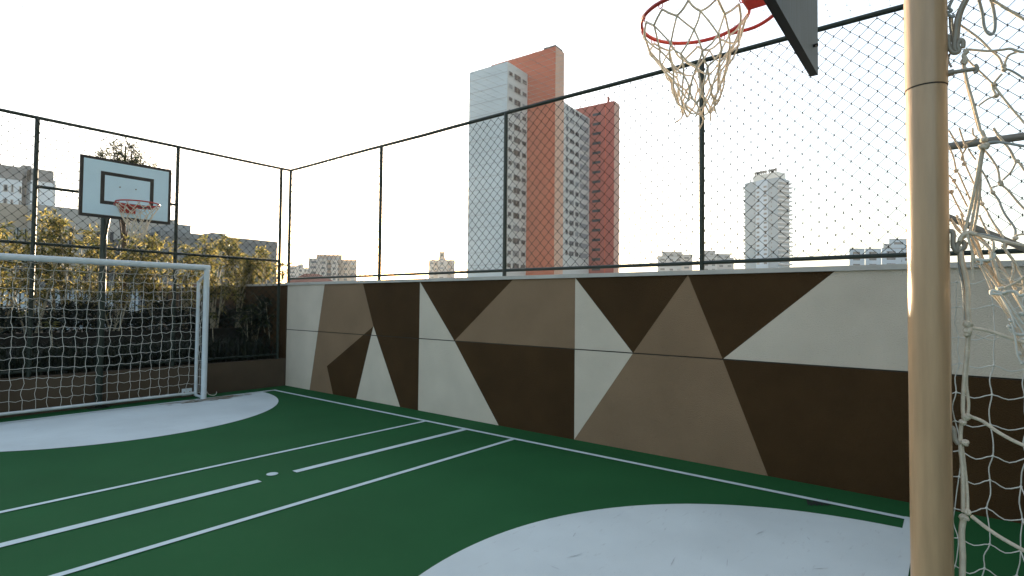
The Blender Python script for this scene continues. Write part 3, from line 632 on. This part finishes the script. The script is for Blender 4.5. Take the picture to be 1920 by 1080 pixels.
# ------------------------------------------------------------------ city
ZG = -8.25
M_GLASS = [mat('window_dark', (.008, .009, .010), .3, .3, 3), mat('window_blind', (.22, .22, .21), .6, .2, 3), mat('window_mid', (.035, .038, .04), .4, .3, 3)]
M_FRAME = mat('window_surround', (.44, .43, .39), .7)
def facade(nm, parent, A, u, n, z0, z1, m, thick): # box: front edge A + u*L, outward normal n
    b = MB(); Bk = -n * thick
    P = [A, A + u, A + u + Bk, A + Bk]; lo_ = [Vector((p.x, p.y, z0)) for p in P]; hi_ = [Vector((p.x, p.y, z1)) for p in P]
    b.face(hi_, m)
    for k in range(4): b.face([lo_[k], lo_[(k + 1) % 4], hi_[(k + 1) % 4], hi_[k]], m)
    return b.build(nm, parent)
def windows(parent, A, u, n, fr, zs, h, rn, nm='window', out=.06, mats=None, frame=True):
    for z in zs:
        for f0, f1 in fr:
            b = MB(); a = A + u * f0; c = A + u * f1; m_ = mats[0] if mats else rn.choices(M_GLASS, (6, 2, 4))[0]
            def quad(a, c, z0, z1, o, m): b.face([Vector((a.x, a.y, z0)) + n * o, Vector((c.x, c.y, z0)) + n * o, Vector((c.x, c.y, z1)) + n * o, Vector((a.x, a.y, z1)) + n * o], m)
            if frame:
                e = (c - a).normalized() * .12; quad(a - e, c + e, z - .12, z + h + .1, out, M_FRAME)
                k = max(1, round((c - a).length / 1.4))
                for q in range(k):
                    s0 = a.lerp(c, q / k) + e * .25; s1 = a.lerp(c, (q + 1) / k) - e * .25; quad(s0, s1, z, z + h, out + .02, m_ if rn.random() < .75 else rn.choices(M_GLASS, (6, 2, 4))[0])
            else: quad(a, c, z, z + h, out, m_)
            b.build(nm, parent)
def brickmat(name, c, c2, sc):
    M = mat(name, c, .85, .06, .15, c2=c2); return M
M_TWG = mat('tower_grey_tile', (.46, .52, .53), .5, .05, .08, c2=(.55, .60, .60)); M_TWW = mat('tower_pale_concrete', (.56, .54, .48), .8, .08, .15)
M_TWO = mat('tower_orange_brick', (.56, .115, .04), .85, .06, .3); M_TWO2 = mat('tower_dark_orange_brick', (.38, .10, .06), .85, .06, .3)
M_ROOFB = mat('roof_dark', (.03, .03, .03), .8)
yaw = R_(4.0); U1 = Vector((math.cos(yaw), math.sin(yaw), 0)); V1 = Vector((-math.sin(yaw), math.cos(yaw), 0))
def az(px): r = ray(px, 560); return Vector((r.x, r.y, 0))
def cross_(O, d, px):                        # distance along d from O where the sight line of px crosses
    r = az(px); det = d.x * -r.y + r.x * d.y
    return ((-O.x) * -r.y + r.x * (-O.y)) / det
def zat(P, py, px):                          # height at which pixel row py passes over ground point P
    r = ray(px, py); t = (P.x * r.x + P.y * r.y) / (r.x ** 2 + r.y ** 2); return 1.5 + r.z * t
O = az(947) * 116 / az(947).dot(Vector((CF.x, CF.y, 0))); O.z = 0
t1 = thing('apartment_tower', (O.x, O.y, ZG), 'tallest tower, pale grey end wall and orange brick slab, directly behind the mural', 'apartment tower')
gv = cross_(O, V1, 875); z1 = zat(O, 115, 947)
s1u = cross_(O, U1, 985.0); Pu = O + U1 * s1u
sv = cross_(Pu, V1, 1038); Pc = Pu + V1 * sv; su = cross_(Pc, U1, 1054.5); z2 = zat(Pc, 87, 1037)
facade('block', t1, O + V1 * gv, -V1 * gv, -U1, ZG, z1, M_TWG, s1u)
wf = facade('window_wall', t1, O + U1 * .02 - V1 * .05, U1 * (s1u - .02), -V1, ZG, z1 - .02, M_TWW, .04)
sl = facade('brick_slab', t1, Pu + V1 * (gv * .98), V1 * (sv - gv * .98), -U1, ZG, z2, M_TWO, su)
facade('brick_return', t1, Pc - V1 * .05 + U1 * .02, U1 * (su - .04), -V1, ZG, z2 - .02, mat('tower_sky_lit_brick', (.62, .33, .21), .85, .06, .3), .04)  # same orange brick, lightened: the sky light on this side is in the colour
facade('roof_box', t1, Pc + V1 * 3.2 + U1 * .3, -V1 * 3, -U1, z2, z2 + .55, M_ROOFB, su - .6)
rn = random.Random(12); fl = 2.74
zs = [z1 - 3.0 - fl * k for k in range(19)]
windows(t1, O - V1 * .10, U1 * s1u, -V1, [(.32, .62)], zs, 1.2, rn)
windows(t1, O - V1 * .10, U1 * s1u, -V1, [(.06, .22), (.73, .93)], [z + .25 for z in zs], .8, rn)
# faint floor bands on the blank end wall
b = MB()
for z in [z1 - 2.2 - fl * k for k in range(20)]:
    A = O + V1 * gv - U1 * .03; c = O - U1 * .03; b.face([(A.x, A.y, z), (c.x, c.y, z), (c.x, c.y, z + .12), (A.x, A.y, z + .12)], mat('tile_joint', (.36, .37, .38), .7) if not b.mats else b.mats[0])
b.build('floor_bands', t1)
# second, lower wing
O2 = Pu + V1 * 3.5
a2 = cross_(O2, U1, 1040); e2 = cross_(O2, U1, 1103.5); P2 = O2 + U1 * a2; Q2 = O2 + U1 * e2; z3 = zat(Q2, 222, 1103)
t2 = thing('apartment_tower', (Q2.x, Q2.y, ZG), 'lower tower with white window wall and dark orange slab, right of the tallest tower', 'apartment tower')
facade('window_wall', t2, P2, U1 * (e2 - a2), -V1, ZG, z3, M_TWW, 14)
sv2 = cross_(Q2, V1, 1150); R2 = Q2 + V1 * sv2; z4 = zat(R2, 189, 1150); su2 = cross_(R2, U1, 1160)
facade('brick_slab', t2, Q2 + V1 * 13, V1 * (sv2 - 13), -U1, ZG, z4, M_TWO2, su2)
facade('brick_return', t2, R2 - V1 * .05 + U1 * .02, U1 * (su2 - .04), -V1, ZG, z4 - .02, mat('wing_sky_lit_brick', (.60, .32, .22), .85), .04)  # paler copy of the slab's brick, sky light painted into this face
k0 = (1059 - 1040) / (1103.5 - 1040)
def fr2(a, c):
    return (cross_(O2, U1, a) - a2) / (e2 - a2), (cross_(O2, U1, c) - a2) / (e2 - a2)
fl2 = 2.74; zs2 = [z3 - 2.6 - fl2 * k + .9 for k in range(15)]
windows(t2, P2 - V1 * .02, U1 * (e2 - a2), -V1, [fr2(1059, 1063), fr2(1066, 1074), fr2(1077, 1083)], zs2, 1.1, rn)
windows(t2, P2 - V1 * .02, U1 * (e2 - a2), -V1, [fr2(1085.5, 1101)], [z - .15 for z in zs2], 1.35, rn, 'balcony_panel', .06, [mat('balcony_grey', (.24, .24, .235), .8)], False)
aa = cross_(Q2, V1, 1109.5); bb = cross_(Q2, V1, 1125)
windows(t2, Q2 + V1 * aa - U1 * .02, V1 * (bb - aa), -U1, [(0, 1)], [z4 - 3.2 - fl2 * k for k in range(17)], .75, rn, 'slit_window', .05, [M_GLASS[0]], False)
cc = Q2 + V1 * cross_(Q2, V1, 1136)
b = MB(); b.tube([cc + U1 * 1 + Vector((0, 0, z4)), cc + U1 * 1 + Vector((0, 0, z4 + 1.9))], .32, M_TWO2, 10); b.build('chimney', t2)
b = MB(); dd = Q2 + V1 * cross_(Q2, V1, 1133) - U1 * .05; b.face([(dd.x, dd.y, ZG), (dd.x - V1.x * .25, dd.y - V1.y * .25, ZG), (dd.x - V1.x * .25, dd.y - V1.y * .25, z4 - .3), (dd.x, dd.y, z4 - .3)], M_TWO); b.build('wall_seam', t2)

# slim pale tower further right
def seg(x0, D0, x1, D1):                     # ground points at forward distances along two sight lines
    F2 = Vector((CF.x, CF.y, 0)); A = az(x0) * D0 / az(x0).dot(F2); B = az(x1) * D1 / az(x1).dot(F2); return A, B
def outn(A, B):
    d = (B - A).normalized(); n = Vector((d.y, -d.x, 0)); return n if n.dot(A) < 0 else -n
M_SLIM = mat('slim_tower_grey', (.12, .20, .25), .7, .05, .05); M_SLIM2 = mat('slim_tower_pale', (.28, .39, .48), .7, .05, .05); M_BALC = mat('balcony_pale', (.34, .36, .37), .7)
A, B = seg(1397, 372, 1459, 353); n = outn(A, B); zt = zat(A, 344, 1397)
t3 = thing('apartment_tower', (A.x, A.y, ZG), 'slim pale blue tower standing alone to the right, with a crown of dark antennas', 'apartment tower')
facade('block', t3, A, B - A, n, ZG, zt, M_SLIM, 14)
A2, B2 = seg(1411, 368, 1457, 354); zt2 = zat(A2, 330, 1411)
facade('penthouse', t3, A2 - n * 1, B2 - A2, n, zt - .1, zt2, M_TWW, 10)
cA = A.lerp(B, .36); cB = A.lerp(B, .72); facade('centre_strip', t3, cA + n * .5, cB - cA, n, ZG, zt + .05, M_SLIM2, .45)
rn = random.Random(5)
windows(t3, cA + n * .52, cB - cA, n, [(.06, .30), (.66, .92)], [zt - 5.5 - 2.95 * k for k in range(18)], 1.3, rn, frame=False)
windows(t3, A, B - A, n, [(.29, .32), (.80, .83)], [zt - 7 - 2.95 * k for k in range(17)], 1.0, rn, 'small_window', .05, [M_GLASS[0]], False)
for k in range(10):
    p = A2.lerp(B2, .08 + .088 * k + (.05 if k > 5 else 0)) - n * 1.5; b = MB(); b.tube([p + Vector((0, 0, zt2)), p + Vector((0, 0, zt2 + 1.2)), p + Vector((0, 0, zt2 + 2.3))], [.3, .75, .75], M_ROOFB, 6); b.build('antenna', t3)
su_ = (B - A).normalized(); sideA = B; sd_ = -n * 14
for k in range(19):
    z = zt - 3.2 - 2.95 * k
    b = MB(); p = B; q = B + sd_; o = outn(p, q)
    P = [p + o * .1, q + o * .1, q + o * 2.0, p + o * 2.0]
    for z0, z1_ in ((z, z + 1.0),):
        b.face([Vector((v.x, v.y, z1_)) for v in P], M_BALC); b.face([Vector((v.x, v.y, z0)) for v in P][::-1], M_BALC)
        for i in range(4): b.face([Vector((P[i].x, P[i].y, z0)), Vector((P[(i + 1) % 4].x, P[(i + 1) % 4].y, z0)), Vector((P[(i + 1) % 4].x, P[(i + 1) % 4].y, z1_)), Vector((P[i].x, P[i].y, z1_))], M_BALC)
    b.build('balcony', t3)
    b = MB(); P = [A - su_ * 1.3, A, A - n * 1.6, A - su_ * 1.3 - n * 1.6]
    for i in range(4): b.face([Vector((P[i].x, P[i].y, z)), Vector((P[(i + 1) % 4].x, P[(i + 1) % 4].y, z)), Vector((P[(i + 1) % 4].x, P[(i + 1) % 4].y, z + 1.1)), Vector((P[i].x, P[i].y, z + 1.1))], M_BALC)
    b.face([Vector((v.x, v.y, z + 1.1)) for v in P], M_BALC); b.build('balcony', t3)
# low far blocks: (x0, x1, ytop, material) pieces at one distance
M_TAN = mat('far_tan_render', (.36, .25, .17), .85, .1, .05); M_TANL = mat('far_pale_render', (.46, .40, .34), .85, .1, .05); M_GREYL = mat('far_grey_render', (.38, .38, .36), .85, .08, .05); M_GREYM = mat('far_mid_grey_render', (.27, .27, .26), .85, .08, .05)
M_BLUW = mat('far_blue_white_render', (.40, .47, .51), .8, .06, .05); M_BEI = mat('beige_render', (.52, .41, .30), .85, .08, .2); M_GBEI = mat('grey_beige_render', (.44, .39, .33), .85, .08, .2); M_DKG = mat('dark_grey_render', (.085, .09, .09), .8, .1, .3); M_MG = mat('mid_grey_render', (.20, .20, .19), .8, .1, .3)
M_RROOF = mat('red_clay_roof', (.22, .07, .04), .85, .15, 2)
def block(label, pieces, D, win, seed, name='apartment_block', thick=14, slope=.0, rowh=2.9, wh=1.2):
    rn = random.Random(seed); x0, x1, yt, m_ = pieces[0][:4]; A, B = seg(x0, D, x1, D)
    t = thing(name, (A.x, A.y, ZG), label, 'building')
    for i, (x0, x1, yt, m_, *o) in enumerate(pieces):
        off = o[0] if o else 0
        A, B = seg(x0, D + off, x1, D + off + slope * (x1 - x0)); n = -(A + B).normalized(); z = zat(A, yt, x0); f = facade('wall_block', t, A, B - A, n, ZG, z, m_, thick)
        cp = facade('roof_edge', t, A + n * .15, B - A, n, z, z + .35, M_GREYM, thick)
        k = max(1, int((B - A).length / win)) if win else 0
        if k: windows(t, A, B - A, n, [((q + .25) / k, (q + .7) / k) for q in range(k)], [z - 2.4 - rowh * r for r in range(int((z - 2) / rowh) + 1)], wh, rn, frame=False)
    return t
block('low pale blocks at the horizon beside the corner fence post', [(538, 557, 499, M_TANL), (557, 568, 496, M_TANL), (568, 580, 503, M_TANL)], 420, 7, 1)
block('broad tan apartment block at the horizon left of the sun', [(577, 598, 485, M_TANL), (592, 640, 478.5, M_TAN, 5), (598, 612, 486, M_TANL, -3), (620, 632, 487, M_TANL, -3), (640, 668, 488, M_TAN, 2)], 300, 4, 2)
block('small stepped tan block with a narrow top, left of the tallest tower', [(803, 852, 488, M_TANL), (822, 833, 473, M_TAN, 4), (812, 820, 490, M_TAN, -2), (838, 846, 490, M_TAN, -2)], 330, 4, 3)
block('grey stepped apartment block at the horizon left of the fence post', [(1233, 1252, 481, M_GREYL), (1241, 1279, 473, M_GREYM, 5), (1252, 1280, 482, M_GREYL, 3), (1278, 1298, 478, M_TANL, 2)], 330, 4, 4)
block('grey stepped apartment block at the horizon right of the fence post', [(1316, 1341, 471, M_GREYM, 5), (1318, 1345, 482, M_GREYL), (1341, 1369, 477, M_GREYM, 5), (1345, 1376, 484, M_GREYM, 1)], 330, 4, 5)
block('long pale blue block at the horizon beside the near post', [(1593, 1622, 467, M_BLUW), (1623, 1653, 467, M_BLUW, .5), (1654, 1691, 466, M_BLUW, 1), (1657, 1672, 458, M_GREYL, 8), (1668, 1706, 449, M_BLUW, 9), (1692, 1760, 468, M_BLUW, 2)], 260, 5, 6)
# red roofed house just beyond the wall at the corner
A, B = seg(540, 60, 632, 62); z = zat(A, 532, 540); n = outn(A, B); th = thing('house', (A.x, A.y, ZG), 'red clay roofed house peeping over the mural wall at the corner', 'house')
facade('wall', th, A, B - A, n, ZG, z, M_TANL, 6)
b = MB(); u = B - A; zr = z + 1.3; e = u.normalized() * .4
P = [A - e + n * .4, B + e + n * .4, B + e - n * 6.4, A - e - n * 6.4]; r0 = A + u * .35 - n * 3; r1 = A + u * .65 - n * 3
q = [Vector((v.x, v.y, z)) for v in P]; r0 = Vector((r0.x, r0.y, zr)); r1 = Vector((r1.x, r1.y, zr))
b.face([q[0], q[1], r1, r0], M_RROOF); b.face([q[1], q[2], r1], M_RROOF); b.face([q[2], q[3], r0, r1], M_RROOF); b.face([q[3], q[0], r0], M_RROOF); b.face(q[::-1], M_RROOF); b.build('roof', th)
# buildings on the left, square to the court: front walls face the camera side (-Y)
def blockY(t, name, x0, x1, yt, Y, m_, thick=12, zb=ZG):
    A = on(x0, yt, 1, Y); B = on(x1, yt, 1, Y); n = Vector((0, -1, 0)); a = Vector((A.x, Y, 0)); c = Vector((B.x, Y, 0))
    f = facade(name, t, a, c - a, n, zb, A.z, m_, thick); return a, c - a, A.z
n = Vector((0, -1, 0)); rn = random.Random(6)
ta = thing('apartment_block', (20, 150, ZG), 'white high rise block with grey parapets at the far left edge', 'apartment block')
M_WB = mat('white_blue_render', (.62, .68, .70), .8, .05, .1)
a, u, z = blockY(ta, 'wing', -60, 43, 300, 150, M_WB); facade('parapet', ta, a + n * .1, u, n, z - 2.6, z + .1, M_MG, 12)
windows(ta, a, u, n, [(.66, .72), (.955, .985), (.5, .56), (.80, .83)], [z - 5.2 - 2.9 * k for k in range(12)], 1.3, rn)
a, u, z = blockY(ta, 'recess', 43, 60, 309, 154, M_MG)
a, u, z = blockY(ta, 'wing', 59, 101, 316, 150, M_WB); facade('parapet', ta, a + n * .1, u, n, z - 2.4, z + .1, M_MG, 12)
windows(ta, a, u, n, [(.24, .36)], [z - 4.8 - 2.9 * k for k in range(11)], .9, rn)
a, u, z = blockY(ta, 'side_bay', 101, 105, 338, 151, M_WB)
tb = thing('building', (20, 80, ZG), 'sand coloured building in front of the white high rise at the left edge', 'building')
a, u, z = blockY(tb, 'wall', -80, 61, 371, 80, M_BEI); windows(tb, a, u, n, [(.60, .68), (.79, .82), (.90, .94)], [z - 4.2 - 3.6 * k for k in range(3)], 1.6, rn)
facade('floor_band', tb, a + n * .3, u, n, z - 5.2, z - 4.9, M_GBEI, .25)
tb2 = thing('building', (28, 78, ZG), 'grey beige building with tall narrow windows behind the far backboard', 'building')
a, u, z = blockY(tb2, 'wall', 60, 332, 382, 78, M_GBEI); windows(tb2, a, u, n, [(.05 + .09 * k, .075 + .09 * k) for k in range(10)], [z - 4.5 - 4.6 * k for k in range(2)], 2.2, rn, mats=[M_GLASS[0]], frame=False)
facade('floor_band', tb2, a + n * .3, u, n, z - 5.6, z - 5.3, M_BEI, .25)
tc_ = thing('office_building', (40, 62, ZG), 'long dark grey building with close vertical fins behind the golden shrubs', 'building')
a, u, z = blockY(tc_, 'wall', 300, 517, 433, 62, M_DKG, 16); facade('parapet', tc_, a + n * .5, u, n, z - .55, z + .02, M_MG, .45)
L = u.length
for k in range(72):
    b = MB(); x = a.x + L * (k + .5) / 72; b.box((x - .09, 62 - .42, -3), (x + .09, 62 - .02, z - .56), M_MG); b.build('fin', tc_)
for k in range(5):
    b = MB(); b.box((a.x, 62 - .2, z - 3.0 - 2.6 * k), (a.x + L, 62 - .015, z - 2.4 - 2.6 * k), M_MG); b.build('spandrel', tc_)
blockY(tc_, 'roof_room', 322, 358, 419, 66, M_GREYM, 6, z - 1); blockY(tc_, 'roof_room', 398, 423, 436, 66, M_GREYM, 6, z - 1)
tw = thing('house', (18, 34, ZG), 'low white house beyond the railing, seen between the goal post and a shrub', 'house')
a, u, z = blockY(tw, 'wall', 372, 470, 545, 34, M_TANL, 6); windows(tw, a, u, n, [(.1, .2), (.3, .38), (.5, .6), (.72, .8)], [z - 1.3], .6, rn)
b = MB(); b.box((a.x - .3, 33.7, z), (a.x + u.length + .3, 40.3, z + .35), M_RROOF); b.build('roof', tw)
tw = thing('house', (10, 30, ZG), 'pale low house glimpsed through the shrubs behind the goal net', 'house')
a, u, z = blockY(tw, 'wall', 60, 260, 535, 32, M_BLUW, 6); windows(tw, a, u, n, [(.08, .16), (.3, .38), (.52, .6), (.78, .88)], [z - 1.5], .8, rn)
b = MB(); b.box((a.x - .3, 31.7, z), (a.x + u.length + .3, 38.3, z + .3), M_MG); b.build('roof', tw)

# ------------------------------------------------------------------ evening haze
M_HZ = bpy.data.materials.new('haze'); M_HZ.use_nodes = True; t = M_HZ.node_tree
t.nodes.remove(t.nodes['Principled BSDF']); pv = t.nodes.new('ShaderNodeVolumePrincipled'); pv.inputs['Color'].default_value = (.78, .88, 1, 1); pv.inputs['Density'].default_value = HZD; pv.inputs['Anisotropy'].default_value = .3
t.links.new(pv.outputs[0], t.nodes['Material Output'].inputs['Volume'])
b = MB(); b.box((-130, -70, -9.6), (560, 560, 75), M_HZ); tag(b.build('haze'), kind='stuff')

# unseen block added behind the near goal, out of frame, to shade that end
hb = thing('apartment_block', (3, -3.4, -.3), 'unseen dark wall added behind the near goal to shade the near end', 'building')
b = MB(); b.box((-1.5, -12, -.3), (14, -3.4, 24), mat('unseen_block_dark', (.055, .07, .085), .6, .1, 1)); b.build('wall', hb)
